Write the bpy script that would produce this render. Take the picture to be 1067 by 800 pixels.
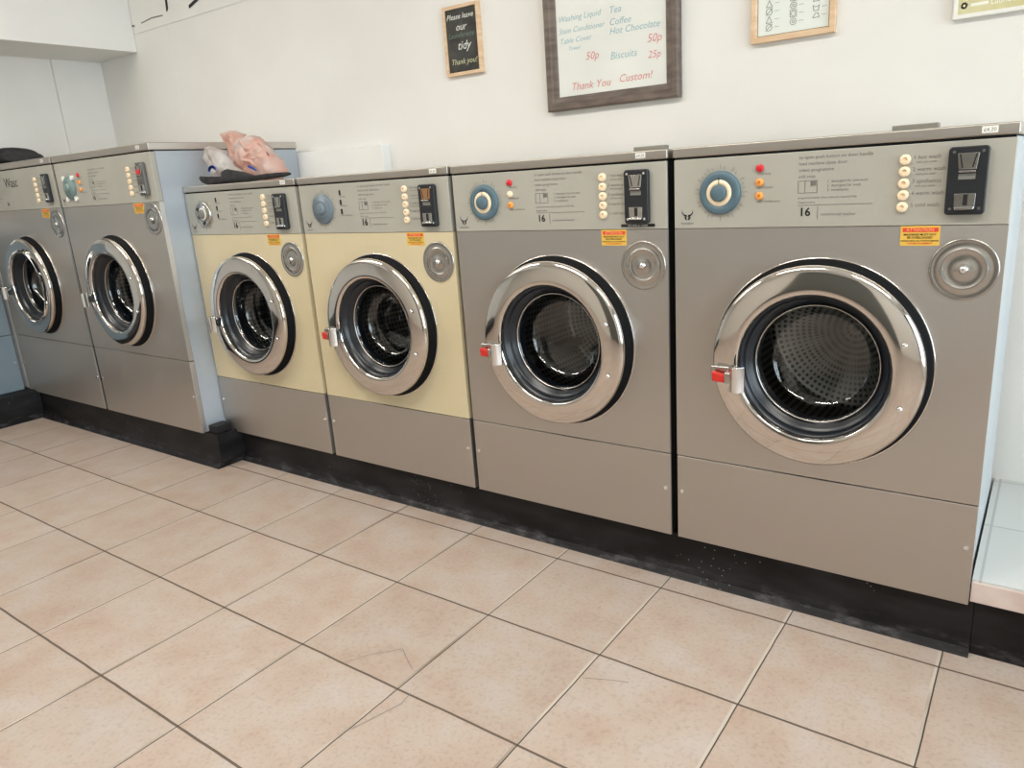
import bpy, bmesh, math, random
from mathutils import Vector, Matrix, noise
random.seed(7)
PI = math.pi
scene = bpy.context.scene
C = scene.collection
for o in list(bpy.data.objects): bpy.data.objects.remove(o)

# ---------------------------------------------------------------- camera
cam_d = bpy.data.cameras.new('camera')
cam_d.sensor_width = 36.0
cam_d.lens = 771.484 / 1067 * 36
cam_d.shift_x = (533.5 - 552.19) / 1067
cam_d.shift_y = (395.36 - 400) / 1067
cam_d.clip_start = 0.02
cam = bpy.data.objects.new('camera', cam_d)
C.objects.link(cam)
F = Vector((-0.56359151, 0.7822051, -0.26555565))
R = Vector((0.81965694, 0.56947185, -0.06216364))
U = Vector((-0.10260175, 0.25269943, 0.96208933))
cm = Matrix((R, U, -F)).transposed().to_4x4()
cm.translation = Vector((1.04896, -1.67486, 1.08675))
cam.matrix_world = cm
scene.camera = cam

# ---------------------------------------------------------------- light
scene.view_settings.view_transform = 'Standard'
scene.view_settings.look = 'None'
scene.view_settings.gamma = 1
scene.view_settings.exposure = 0.0
scene.view_settings.use_curve_mapping = False
w = bpy.data.worlds.new('daylight'); scene.world = w; w.use_nodes = True
bg = w.node_tree.nodes['Background']
bg.inputs[0].default_value = (0.83, 0.915, 1.0, 1); bg.inputs[1].default_value = 7.0

def area(name, loc, rot, sx, sy, power, col, portal=False):
    l = bpy.data.lights.new(name, 'AREA'); l.shape = 'RECTANGLE'; l.size = sx; l.size_y = sy
    l.energy = power; l.color = col
    if portal: l.cycles.is_portal = True
    o = bpy.data.objects.new(name, l); C.objects.link(o); o.location = loc; o.rotation_euler = rot
    return o
area('window_portal', (3.38, -1.75, 1.35), (0, PI/2, 0), 2.1, 3.9, 10, (1, 1, 1), True)
# unseen fluorescent fittings, added on the ceiling to light the room
TUBES = [(-2.4, -1.35), (-0.3, -1.35), (1.7, -1.35)]
for x, y in TUBES:
    area('unseen_tube_light', (x, y, 2.52), (0, 0, 0), 1.3, 0.22, 30, (1.0, 0.95, 0.87))

# ---------------------------------------------------------------- materials
def s2l(c):
    c = c / 255.0
    return c / 12.92 if c <= 0.04045 else ((c + 0.055) / 1.055) ** 2.4
def rgb(r, g, b): return (s2l(r), s2l(g), s2l(b), 1)
def mat(name, col, rough=0.5, metal=0.0, spec=0.5, coat=0.0):
    m = bpy.data.materials.new(name); m.use_nodes = True
    b = m.node_tree.nodes['Principled BSDF']
    b.inputs['Base Color'].default_value = col; b.inputs['Roughness'].default_value = rough
    b.inputs['Metallic'].default_value = metal; b.inputs['Specular IOR Level'].default_value = spec
    b.inputs['Coat Weight'].default_value = coat
    return m
def N(m, t, **k):
    n = m.node_tree.nodes.new(t)
    for a, v in k.items(): setattr(n, a, v)
    return n
def L(m, a, b): m.node_tree.links.new(a, b)
def BS(m): return m.node_tree.nodes['Principled BSDF']
def mottle(m, c1, c2, scale=8, detail=4, rough=None, bump=0.0, vscale=(1, 1, 1), bscale=None, lo=0.35, hi=0.65):
    tc = N(m, 'ShaderNodeTexCoord'); mp = N(m, 'ShaderNodeMapping'); mp.inputs['Scale'].default_value = vscale
    L(m, tc.outputs['Object'], mp.inputs[0])
    nz = N(m, 'ShaderNodeTexNoise'); nz.inputs['Scale'].default_value = scale; nz.inputs['Detail'].default_value = detail
    L(m, mp.outputs[0], nz.inputs[0])
    cr = N(m, 'ShaderNodeValToRGB'); cr.color_ramp.elements[0].color = c1; cr.color_ramp.elements[1].color = c2
    cr.color_ramp.elements[0].position = lo; cr.color_ramp.elements[1].position = hi
    L(m, nz.outputs[0], cr.inputs[0]); L(m, cr.outputs[0], BS(m).inputs['Base Color'])
    if rough:
        mr = N(m, 'ShaderNodeMapRange'); mr.inputs['To Min'].default_value = rough[0]; mr.inputs['To Max'].default_value = rough[1]
        L(m, nz.outputs[0], mr.inputs[0]); L(m, mr.outputs[0], BS(m).inputs['Roughness'])
    if bump:
        n2 = N(m, 'ShaderNodeTexNoise'); n2.inputs['Scale'].default_value = bscale or scale; n2.inputs['Detail'].default_value = 3
        L(m, mp.outputs[0], n2.inputs[0])
        bp = N(m, 'ShaderNodeBump'); bp.inputs['Strength'].default_value = bump; bp.inputs['Distance'].default_value = 0.01
        L(m, n2.outputs[0], bp.inputs['Height']); L(m, bp.outputs[0], BS(m).inputs['Normal'])
    return m

M = {}
M['wall'] = mottle(mat('wall_paint', rgb(232, 229, 220), 0.6, 0, 0.3), rgb(229, 228, 223), rgb(234, 233, 229), 2.5, 3, bump=0.05, bscale=30)
M['white'] = mottle(mat('white_paint', rgb(236, 237, 235), 0.5, 0, 0.3), rgb(233, 234, 232), rgb(239, 240, 238), 3, 2)
M['m0paint'] = mat('blue_lit_front', rgb(112, 128, 138), 0.45, 0.0)  # blue-grey tone stands in for bluish window light on the front
M['wallfront'] = mat('slate_wall_paint', rgb(228, 224, 216), 0.6)
M['reflectdark'] = mat('dark_reflection_panel', rgb(92, 94, 90), 0.5)  # for the added panel mirrored in the machines
M['ceil'] = mat('ceiling_paint', rgb(235, 233, 226), 0.7)

def steel(name, col, rough, an=0.6):
    m = mat(name, col, rough, 1.0)
    b = BS(m)
    tc = N(m, 'ShaderNodeTexCoord'); mp = N(m, 'ShaderNodeMapping'); mp.inputs['Scale'].default_value = (3, 3, 260)
    L(m, tc.outputs['Object'], mp.inputs[0])
    nz = N(m, 'ShaderNodeTexNoise'); nz.inputs['Scale'].default_value = 3; nz.inputs['Detail'].default_value = 4
    L(m, mp.outputs[0], nz.inputs[0])
    # cloudy wipe marks in the roughness
    n2 = N(m, 'ShaderNodeTexNoise'); n2.inputs['Scale'].default_value = 3.2; n2.inputs['Detail'].default_value = 3
    L(m, tc.outputs['Object'], n2.inputs[0])
    ad = N(m, 'ShaderNodeMath', operation='ADD'); L(m, nz.outputs[0], ad.inputs[0]); L(m, n2.outputs[0], ad.inputs[1])
    mr = N(m, 'ShaderNodeMapRange'); mr.inputs['From Min'].default_value = 0.6; mr.inputs['From Max'].default_value = 1.4
    mr.inputs['To Min'].default_value = rough - 0.05; mr.inputs['To Max'].default_value = rough + 0.06
    L(m, ad.outputs[0], mr.inputs[0]); L(m, mr.outputs[0], b.inputs['Roughness'])
    mx = N(m, 'ShaderNodeMixRGB'); mx.inputs[1].default_value = tuple(c * 0.94 for c in col[:3]) + (1,)
    mx.inputs[2].default_value = tuple(min(1, c * 1.05) for c in col[:3]) + (1,)
    L(m, n2.outputs[0], mx.inputs[0]); L(m, mx.outputs[0], b.inputs['Base Color'])
    tg = N(m, 'ShaderNodeTangent'); tg.direction_type = 'RADIAL'; tg.axis = 'Z'
    L(m, tg.outputs[0], b.inputs['Tangent']); b.inputs['Anisotropic'].default_value = an
    return m
M['steel'] = steel('brushed_steel', (0.54, 0.51, 0.475, 1), 0.46)
M['steel_lid'] = steel('lid_steel', (0.52, 0.48, 0.43, 1), 0.42)
M['steel_side'] = mottle(mat('galvanised_side', rgb(176, 186, 196), 0.38, 0.35), rgb(172, 182, 192), rgb(184, 193, 202), 5, 3)
M['side_white'] = mottle(mat('white_side_panel', rgb(214, 222, 226), 0.4, 0.0), rgb(190, 199, 204), rgb(198, 206, 211), 4, 3)
M['panel'] = mottle(mat('control_panel_grey', rgb(176, 174, 164), 0.42, 0.25), rgb(173, 171, 161), rgb(180, 178, 168), 4, 2)
M['cream'] = mottle(mat('cream_enamel', rgb(204, 187, 148), 0.32, 0.0), rgb(201, 187, 152), rgb(206, 193, 160), 3, 3)
M['chrome'] = mat('chrome', (0.66, 0.62, 0.58, 1), 0.07, 1.0)
M['chrome_bright'] = mat('bright_chrome', (0.85, 0.86, 0.87, 1), 0.09, 1.0)
M['disc'] = mat('spun_steel', (0.46, 0.445, 0.42, 1), 0.27, 1.0)
M['rubber'] = mat('black_rubber', rgb(16, 17, 19), 0.7, 0, 0.15)
M['gasket'] = mat('dark_gasket', rgb(20, 26, 33), 0.3, 0, 0.5)
M['black'] = mat('black_plastic', rgb(30, 33, 37), 0.38)
M['seam'] = mat('seam_shade_black', rgb(14, 14, 15), 0.8)  # black for seams, and for painted shade on cabinets in the gaps
M['ink'] = mat('grey_print', rgb(118, 118, 112), 0.6)
M['inkdark'] = mat('black_print', rgb(18, 18, 18), 0.6)
M['blue'] = mat('blue_dial_plastic', rgb(82, 106, 117), 0.4)
M['bluefade'] = mat('faded_blue_plastic', rgb(104, 118, 128), 0.4)
M['teal'] = mat('grey_green_plastic', rgb(112, 134, 132), 0.4)
M['ivory'] = mat('ivory_plastic', rgb(242, 222, 190), 0.35)
M['ivory_dark'] = mat('ivory_centre', rgb(226, 196, 156), 0.4)
M['red'] = mat('red_plastic', rgb(204, 32, 44), 0.3)
M['redlever'] = mat('red_lever', rgb(206, 44, 36), 0.35)
M['amber'] = mat('amber_plastic', rgb(240, 160, 74), 0.3)
M['amberdark'] = mat('amber_centre', rgb(196, 112, 34), 0.3)
M['yellow'] = mat('yellow_sticker', rgb(222, 180, 76), 0.55)
M['redprint'] = mat('red_print', rgb(214, 66, 46), 0.5)
M['paleprint'] = mat('pale_print', rgb(240, 170, 110), 0.5)
M['paper'] = mat('paper_white', rgb(232, 232, 226), 0.6)
M['woodlight'] = mottle(mat('light_wood', rgb(222, 190, 156), 0.5), rgb(214, 180, 144), rgb(228, 200, 168), 12, 4, vscale=(1, 1, 6))
M['woodgrey'] = mottle(mat('grey_brown_wood', rgb(104, 91, 82), 0.45), rgb(90, 78, 70), rgb(116, 103, 94), 14, 5, vscale=(1, 1, 4))
M['board'] = mottle(mat('whiteboard', rgb(228, 230, 224), 0.3), rgb(226, 228, 222), rgb(232, 234, 228), 5, 2)
M['chalkboard'] = mottle(mat('chalkboard', rgb(60, 60, 56), 0.8), rgb(50, 50, 47), rgb(74, 74, 70), 18, 5)
M['chalk'] = mat('white_chalk', rgb(222, 224, 216), 0.9)
M['chalkgreen'] = mat('green_chalk', rgb(104, 124, 114), 0.9)
M['chalkyellow'] = mat('pale_yellow_chalk', rgb(196, 198, 160), 0.9)
M['bluemark'] = mat('blue_marker', rgb(150, 192, 202), 0.6)
M['redmark'] = mat('red_marker', rgb(220, 128, 132), 0.6)
M['glasspane'] = mat('pane', (1, 1, 1, 1), 0.0)
M['olive'] = mottle(mat('olive_poster', rgb(206, 200, 152), 0.5), rgb(200, 194, 142), rgb(212, 205, 164), 20, 3)
M['certpaper'] = mat('pale_paper', rgb(226, 232, 226), 0.4)
M['pink'] = mottle(mat('pink_edge_strip', rgb(206, 188, 180), 0.6), rgb(198, 178, 170), rgb(214, 198, 190), 14, 4)
M['whiteprint'] = mat('white_print', rgb(238, 240, 226), 0.6)
M['cloth'] = mottle(mat('black_cloth', rgb(38, 38, 40), 0.9), rgb(30, 30, 32), rgb(50, 50, 52), 30, 4)
M['bluelogo'] = mat('blue_logo_print', rgb(26, 78, 168), 0.5)
M['darkblock'] = mat('grey_bar', rgb(150, 148, 140), 0.4, 0.6)

# plinth: black vinyl with scuffs and white speckles
def plinth_mat():
    m = mat('black_vinyl_plinth', rgb(30, 29, 31), 0.5, 0, 0.25)
    tc = N(m, 'ShaderNodeTexCoord')
    n1 = N(m, 'ShaderNodeTexNoise'); n1.inputs['Scale'].default_value = 5; n1.inputs['Detail'].default_value = 5
    mp = N(m, 'ShaderNodeMapping'); mp.inputs['Scale'].default_value = (1, 1, 3); L(m, tc.outputs['Object'], mp.inputs[0]); L(m, mp.outputs[0], n1.inputs[0])
    cr = N(m, 'ShaderNodeValToRGB'); cr.color_ramp.elements[0].position = 0.4; cr.color_ramp.elements[1].position = 0.8
    cr.color_ramp.elements[0].color = rgb(15, 14, 15); cr.color_ramp.elements[1].color = rgb(42, 41, 43)
    L(m, n1.outputs[0], cr.inputs[0])
    sp = N(m, 'ShaderNodeSeparateXYZ'); L(m, tc.outputs['Object'], sp.inputs[0])
    lz = N(m, 'ShaderNodeMapRange'); lz.inputs['From Min'].default_value = 0.012; lz.inputs['From Max'].default_value = 0.045; lz.inputs['To Min'].default_value = 1; lz.inputs['To Max'].default_value = 0; L(m, sp.outputs[2], lz.inputs[0])
    ns = N(m, 'ShaderNodeTexNoise'); ns.inputs['Scale'].default_value = 16; ns.inputs['Detail'].default_value = 6; ns.inputs['Roughness'].default_value = 0.7; L(m, mp.outputs[0], ns.inputs[0])
    rs = N(m, 'ShaderNodeMapRange'); rs.inputs['From Min'].default_value = 0.5; rs.inputs['From Max'].default_value = 0.68; L(m, ns.outputs[0], rs.inputs[0])
    ms = N(m, 'ShaderNodeMath', operation='MULTIPLY'); L(m, lz.outputs[0], ms.inputs[0]); L(m, rs.outputs[0], ms.inputs[1])
    sc = N(m, 'ShaderNodeMixRGB'); sc.inputs[2].default_value = rgb(74, 73, 76); L(m, ms.outputs[0], sc.inputs[0]); L(m, cr.outputs[0], sc.inputs[1])
    v = N(m, 'ShaderNodeTexVoronoi'); v.inputs['Scale'].default_value = 75; L(m, tc.outputs['Object'], v.inputs[0])
    lt = N(m, 'ShaderNodeMath', operation='LESS_THAN'); lt.inputs[1].default_value = 0.10; L(m, v.outputs['Distance'], lt.inputs[0])
    n2 = N(m, 'ShaderNodeTexNoise'); n2.inputs['Scale'].default_value = 4; L(m, tc.outputs['Object'], n2.inputs[0])
    gt = N(m, 'ShaderNodeMath', operation='GREATER_THAN'); gt.inputs[1].default_value = 0.6; L(m, n2.outputs[0], gt.inputs[0])
    mu = N(m, 'ShaderNodeMath', operation='MULTIPLY'); L(m, lt.outputs[0], mu.inputs[0]); L(m, gt.outputs[0], mu.inputs[1])
    mx = N(m, 'ShaderNodeMixRGB'); mx.inputs[2].default_value = rgb(150, 152, 156)
    L(m, mu.outputs[0], mx.inputs[0]); L(m, sc.outputs[0], mx.inputs[1]); L(m, mx.outputs[0], BS(m).inputs['Base Color'])
    return m
M['plinth'] = plinth_mat()

# floor tiles: grid of 0.33 m tiles
def floor_mat():
    m = mat('floor_tiles', rgb(205, 184, 164), 0.35)
    nt = m.node_tree; tc = N(m, 'ShaderNodeTexCoord'); sp = N(m, 'ShaderNodeSeparateXYZ'); L(m, tc.outputs['Object'], sp.inputs[0])
    def mth(op, a, b=None, c=None):
        n = N(m, 'ShaderNodeMath', operation=op)
        for i, q in enumerate((a, b, c)):
            if q is None: continue
            if isinstance(q, (int, float)): n.inputs[i].default_value = q
            else: L(m, q, n.inputs[i])
        return n.outputs[0]
    # slight waver of the joints
    nw = N(m, 'ShaderNodeTexNoise'); nw.inputs['Scale'].default_value = 9; L(m, tc.outputs['Object'], nw.inputs[0])
    wob = mth('MULTIPLY', mth('SUBTRACT', nw.outputs[0], 0.5), 0.012)
    T = 0.33
    gx = mth('DIVIDE', mth('SUBTRACT', sp.outputs[0], -1.3787), T); gy = mth('DIVIDE', mth('SUBTRACT', sp.outputs[1], -0.0627), T)
    gx2 = mth('ADD', gx, wob); gy2 = mth('ADD', gy, wob)
    ex = mth('PINGPONG', gx2, 0.5); ey = mth('PINGPONG', gy2, 0.5)      # 0 on joints
    lx = mth('LESS_THAN', ex, 0.0125); ly = mth('LESS_THAN', ey, 0.0085)
    ix = mth('FLOOR', gx2); iy = mth('FLOOR', gy2)
    cb = N(m, 'ShaderNodeCombineXYZ'); L(m, ix, cb.inputs[0]); L(m, iy, cb.inputs[1])
    wn = N(m, 'ShaderNodeTexWhiteNoise'); wn.noise_dimensions = '3D'; L(m, cb.outputs[0], wn.inputs[0])
    # tile colour: mottled per tile
    va = N(m, 'ShaderNodeVectorMath', operation='MULTIPLY_ADD'); L(m, wn.outputs['Color'], va.inputs[0]); va.inputs[1].default_value = (9, 9, 9); L(m, tc.outputs['Object'], va.inputs[2])
    n1 = N(m, 'ShaderNodeTexNoise'); n1.inputs['Scale'].default_value = 7.5; n1.inputs['Detail'].default_value = 9; n1.inputs['Roughness'].default_value = 0.62
    L(m, va.outputs[0], n1.inputs[0])
    cr = N(m, 'ShaderNodeValToRGB'); e = cr.color_ramp.elements
    e[0].position = 0.32; e[0].color = rgb(179, 157, 142); e[1].position = 0.68; e[1].color = rgb(189, 177, 169)
    q = e.new(0.5); q.color = rgb(185, 168, 155)
    L(m, n1.outputs[0], cr.inputs[0])
    n3 = N(m, 'ShaderNodeTexNoise'); n3.inputs['Scale'].default_value = 110; n3.inputs['Detail'].default_value = 4; L(m, va.outputs[0], n3.inputs[0])
    m3 = N(m, 'ShaderNodeMixRGB', blend_type='MULTIPLY'); m3.inputs[0].default_value = 0.5
    c3 = N(m, 'ShaderNodeValToRGB'); c3.color_ramp.elements[0].position = 0.3; c3.color_ramp.elements[0].color = (0.72, 0.70, 0.68, 1); c3.color_ramp.elements[1].position = 0.5; c3.color_ramp.elements[1].color = (1, 1, 1, 1)
    L(m, n3.outputs[0], c3.inputs[0]); L(m, cr.outputs[0], m3.inputs[1]); L(m, c3.outputs[0], m3.inputs[2])
    hv = N(m, 'ShaderNodeHueSaturation'); L(m, m3.outputs[0], hv.inputs['Color'])
    vv = mth('MULTIPLY_ADD', wn.outputs['Value'], 0.08, 0.95); L(m, vv, hv.inputs['Value'])
    # joints: pale mortar with patches of grime
    n4 = N(m, 'ShaderNodeTexNoise'); n4.inputs['Scale'].default_value = 2.2; n4.inputs['Detail'].default_value = 3; L(m, tc.outputs['Object'], n4.inputs[0])
    g1 = N(m, 'ShaderNodeValToRGB'); g1.color_ramp.elements[0].position = 0.36; g1.color_ramp.elements[0].color = rgb(140, 126, 112); g1.color_ramp.elements[1].position = 0.5; g1.color_ramp.elements[1].color = rgb(194, 183, 170)
    L(m, n4.outputs[0], g1.inputs[0])
    ma = N(m, 'ShaderNodeMixRGB'); L(m, lx, ma.inputs[0]); L(m, hv.outputs[0], ma.inputs[1]); L(m, g1.outputs[0], ma.inputs[2])
    mb = N(m, 'ShaderNodeMixRGB'); L(m, ly, mb.inputs[0]); L(m, ma.outputs[0], mb.inputs[1]); mb.inputs[2].default_value = rgb(98, 85, 73)
    # thin dark line at one lip of each joint
    sx = mth('MULTIPLY', mth('LESS_THAN', mth('FRACT', gx2), 0.5), mth('MULTIPLY', mth('GREATER_THAN', ex, 0.0060), mth('LESS_THAN', ex, 0.0150)))
    mc = N(m, 'ShaderNodeMixRGB'); L(m, sx, mc.inputs[0]); L(m, mb.outputs[0], mc.inputs[1]); mc.inputs[2].default_value = rgb(66, 56, 48)
    L(m, mc.outputs[0], BS(m).inputs['Base Color'])
    j = mth('MAXIMUM', lx, ly)
    rr = mth('MULTIPLY_ADD', j, 0.45, mth('MULTIPLY_ADD', n3.outputs[0], 0.2, 0.28)); L(m, rr, BS(m).inputs['Roughness'])
    h = mth('SUBTRACT', mth('MULTIPLY', n1.outputs[0], 0.25), j)
    bp = N(m, 'ShaderNodeBump'); bp.inputs['Strength'].default_value = 0.5; bp.inputs['Distance'].default_value = 0.002
    L(m, h, bp.inputs['Height']); L(m, bp.outputs[0], BS(m).inputs['Normal'])
    return m
M['floor'] = floor_mat()

def whitetile_mat(w, h, name):
    m = mat(name, rgb(222, 226, 226), 0.3)
    tc = N(m, 'ShaderNodeTexCoord'); br = N(m, 'ShaderNodeTexBrick'); br.offset = 0
    L(m, tc.outputs['Object'], br.inputs[0])
    br.inputs['Color1'].default_value = rgb(200, 203, 202); br.inputs['Color2'].default_value = rgb(206, 209, 207); br.inputs['Mortar'].default_value = rgb(176, 178, 176)
    br.inputs['Scale'].default_value = 1; br.inputs['Mortar Size'].default_value = 0.003; br.inputs['Brick Width'].default_value = w; br.inputs['Row Height'].default_value = h
    L(m, br.outputs[0], BS(m).inputs['Base Color'])
    return m
M['ledgetile'] = whitetile_mat(0.33, 0.3, 'white_ledge_tiles')

def glass_mat(name, tint, gl=0.08):
    m = bpy.data.materials.new(name); m.use_nodes = True; nt = m.node_tree; nt.nodes.clear()
    out = nt.nodes.new('ShaderNodeOutputMaterial'); mx = nt.nodes.new('ShaderNodeMixShader'); tr = nt.nodes.new('ShaderNodeBsdfTransparent')
    g = nt.nodes.new('ShaderNodeBsdfGlossy'); g.inputs['Roughness'].default_value = 0.03; lw = nt.nodes.new('ShaderNodeFresnel'); lw.inputs[0].default_value = 1.5
    tr.inputs[0].default_value = tint; a = nt.nodes.new('ShaderNodeMath'); a.operation = 'ADD'; a.inputs[1].default_value = gl; a.use_clamp = True
    nt.links.new(lw.outputs[0], a.inputs[0]); nt.links.new(a.outputs[0], mx.inputs[0]); nt.links.new(tr.outputs[0], mx.inputs[1]); nt.links.new(g.outputs[0], mx.inputs[2]); nt.links.new(mx.outputs[0], out.inputs[0])
    return m
M['bowl'] = glass_mat('door_glass', (0.84, 0.86, 0.87, 1), 0.04)
M['windowglass'] = glass_mat('window_glass', (0.97, 0.99, 0.99, 1), 0.0)

def drum_mat():
    m = mat('perforated_drum', (0.42, 0.41, 0.39, 1), 0.35, 1.0)
    uv = N(m, 'ShaderNodeTexCoord'); mp = N(m, 'ShaderNodeMapping'); L(m, uv.outputs['UV'], mp.inputs[0])
    vm = N(m, 'ShaderNodeVectorMath', operation='FRACTION'); L(m, mp.outputs[0], vm.inputs[0])
    sb = N(m, 'ShaderNodeVectorMath', operation='SUBTRACT'); sb.inputs[1].default_value = (0.5, 0.5, 0); L(m, vm.outputs[0], sb.inputs[0])
    ln = N(m, 'ShaderNodeVectorMath', operation='LENGTH'); L(m, sb.outputs[0], ln.inputs[0])
    lt = N(m, 'ShaderNodeMath', operation='LESS_THAN'); lt.inputs[1].default_value = 0.30; L(m, ln.outputs['Value'], lt.inputs[0])
    mx = N(m, 'ShaderNodeMixRGB'); mx.inputs[1].default_value = (0.46, 0.45, 0.43, 1); mx.inputs[2].default_value = (0.03, 0.03, 0.03, 1)
    L(m, lt.outputs[0], mx.inputs[0]); L(m, mx.outputs[0], BS(m).inputs['Base Color'])
    iv = N(m, 'ShaderNodeMath', operation='SUBTRACT'); iv.inputs[0].default_value = 1; L(m, lt.outputs[0], iv.inputs[1]); L(m, iv.outputs[0], BS(m).inputs['Metallic'])
    return m
M['drum'] = drum_mat()

def bag_mat(name, c1, c2, scale):
    m = mottle(mat(name, c1, 0.35, 0), c1, c2, scale, 3)
    nt = m.node_tree; b = BS(m); out = nt.nodes['Material Output']
    tr = N(m, 'ShaderNodeBsdfTranslucent'); tp = N(m, 'ShaderNodeBsdfTransparent')
    src = b.inputs['Base Color'].links[0].from_socket; L(m, src, tr.inputs[0])
    m1 = N(m, 'ShaderNodeMixShader'); m1.inputs[0].default_value = 0.35; L(m, b.outputs[0], m1.inputs[1]); L(m, tr.outputs[0], m1.inputs[2])
    m2 = N(m, 'ShaderNodeMixShader'); m2.inputs[0].default_value = 0.12; L(m, m1.outputs[0], m2.inputs[1]); L(m, tp.outputs[0], m2.inputs[2])
    L(m, m2.outputs[0], out.inputs[0])
    return m
M['bagorange'] = bag_mat('thin_orange_plastic', rgb(232, 220, 214), rgb(232, 172, 150), 10)
M['bagwhite'] = bag_mat('thin_white_plastic', rgb(206, 196, 190), rgb(228, 226, 224), 9)

# ---------------------------------------------------------------- helpers
def obj(name, bm, m, parent=None, smooth=False, bevel=0.0, segs=2):
    me = bpy.data.meshes.new(name)
    bmesh.ops.recalc_face_normals(bm, faces=bm.faces)
    bm.to_mesh(me); bm.free()
    me.materials.append(M[m] if isinstance(m, str) else m)
    if smooth:
        for p in me.polygons: p.use_smooth = True
    o = bpy.data.objects.new(name, me); C.objects.link(o)
    if parent: o.parent = parent
    if bevel:
        b = o.modifiers.new('bevel', 'BEVEL'); b.width = bevel; b.segments = segs; b.limit_method = 'ANGLE'; b.angle_limit = 0.6
        for p in me.polygons: p.use_smooth = True
        wn = o.modifiers.new('wn', 'WEIGHTED_NORMAL'); wn.keep_sharp = True
    return o
def thing(name, label, cat, loc=(0, 0, 0), rotz=0, group=None):
    o = bpy.data.objects.new(name, None); C.objects.link(o); o.empty_display_size = 0.1
    o.location = loc; o.rotation_euler = (0, 0, rotz); o['label'] = label; o['category'] = cat
    if group: o['group'] = group
    return o
def tag(o, label, cat, group=None):
    o['label'] = label; o['category'] = cat
    if group: o['group'] = group
    return o
def struct(o): o['kind'] = 'structure'; return o
def box(bm, x0, x1, y0, y1, z0, z1):
    vs = [bm.verts.new((x, y, z)) for x in (x0, x1) for y in (y0, y1) for z in (z0, z1)]
    for f in ((0, 1, 3, 2), (4, 6, 7, 5), (0, 4, 5, 1), (2, 3, 7, 6), (0, 2, 6, 4), (1, 5, 7, 3)): bm.faces.new([vs[i] for i in f])
    return vs
def B(x0, x1, y0, y1, z0, z1):
    bm = bmesh.new(); box(bm, x0, x1, y0, y1, z0, z1); return bm
def prism_y(bm, pts, y0, y1):           # closed XZ outline extruded in y
    a = [bm.verts.new((p[0], y0, p[1])) for p in pts]; b = [bm.verts.new((p[0], y1, p[1])) for p in pts]
    bm.faces.new(a); bm.faces.new(b[::-1]); n = len(pts)
    for i in range(n): bm.faces.new((a[i], a[(i+1) % n], b[(i+1) % n], b[i]))
def prism_x(bm, pts, x0, x1):           # closed YZ outline extruded in x
    a = [bm.verts.new((x0, p[0], p[1])) for p in pts]; b = [bm.verts.new((x1, p[0], p[1])) for p in pts]
    bm.faces.new(a); bm.faces.new(b[::-1]); n = len(pts)
    for i in range(n): bm.faces.new((a[i], a[(i+1) % n], b[(i+1) % n], b[i]))
def lathe(prof, cx=0, cz=0, n=96, bm=None, uv=None):   # profile (r, y) about a line parallel to y
    bm = bm or bmesh.new(); rings = []
    for r, y in prof:
        if r < 1e-6: rings.append([bm.verts.new((cx, y, cz))])
        else: rings.append([bm.verts.new((cx + r*math.cos(2*PI*i/n), y, cz + r*math.sin(2*PI*i/n))) for i in range(n)])
    L_ = bm.loops.layers.uv.verify() if uv else None
    s = 0
    for k in range(len(prof)-1):
        a, b = rings[k], rings[k+1]; ds = math.dist(prof[k], prof[k+1])
        for i in range(n):
            j = (i+1) % n
            if len(a) == 1 and len(b) == 1: continue
            if len(a) == 1: f = bm.faces.new((a[0], b[i], b[j])); co = [(i+.5, s), (i, s+ds), (i+1, s+ds)]
            elif len(b) == 1: f = bm.faces.new((a[i], a[j], b[0])); co = [(i, s), (i+1, s), (i+.5, s+ds)]
            else: f = bm.faces.new((a[i], a[j], b[j], b[i])); co = [(i, s), (i+1, s), (i+1, s+ds), (i, s+ds)]
            if uv:
                for l, c in zip(f.loops, co): l[L_].uv = (c[0]*uv[0]/n, c[1]*uv[1])
        s += ds
    return bm
def disc(x, z, r, y0, y1, n=24, bm=None):
    return lathe([(0, y0), (r, y0), (r, y1), (0, y1)], x, z, n, bm)
def rrect(x0, x1, z0, z1, r, n=4):
    pts = []
    for cx, cz, a in ((x1-r, z1-r, 0), (x0+r, z1-r, PI/2), (x0+r, z0+r, PI), (x1-r, z0+r, 1.5*PI)):
        for i in range(n+1): t = a + PI/2*i/n; pts.append((cx + r*math.cos(t), cz + r*math.sin(t)))
    return pts
_tc = {}
def text_bm(bm, s, x, z, size, y, align='LEFT', shear=0.0, off=0.0, rot=0.0, sx=1.0):
    key = (s, shear, off, align)
    if key not in _tc:
        cu = bpy.data.curves.new('lettering', 'FONT'); cu.body = s; cu.size = 1; cu.shear = shear; cu.offset = off
        cu.align_x = align; cu.resolution_u = 2
        o = bpy.data.objects.new('lettering', cu); C.objects.link(o)
        dg = bpy.context.evaluated_depsgraph_get(); me = bpy.data.meshes.new_from_object(o.evaluated_get(dg))
        _tc[key] = ([v.co.copy() for v in me.vertices], [tuple(p.vertices) for p in me.polygons])
        bpy.data.objects.remove(o); bpy.data.curves.remove(cu); bpy.data.meshes.remove(me)
    vs, fs = _tc[key]; c, sn = math.cos(rot), math.sin(rot)
    nv = []
    for v in vs:
        u, t = v.x*size*sx, v.y*size
        nv.append(bm.verts.new((x + u*c - t*sn, y, z + u*sn + t*c)))
    for f in fs:
        try: bm.faces.new([nv[i] for i in f])
        except ValueError: pass
def text_obj(name, items, y, m, parent, **k):
    bm = bmesh.new()
    for it in items: text_bm(bm, it[0], it[1], it[2], it[3], y, **k)
    me = bpy.data.meshes.new(name); bm.to_mesh(me); bm.free(); me.materials.append(M[m])
    o = bpy.data.objects.new(name, me); C.objects.link(o); o.parent = parent
    return o
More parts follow.
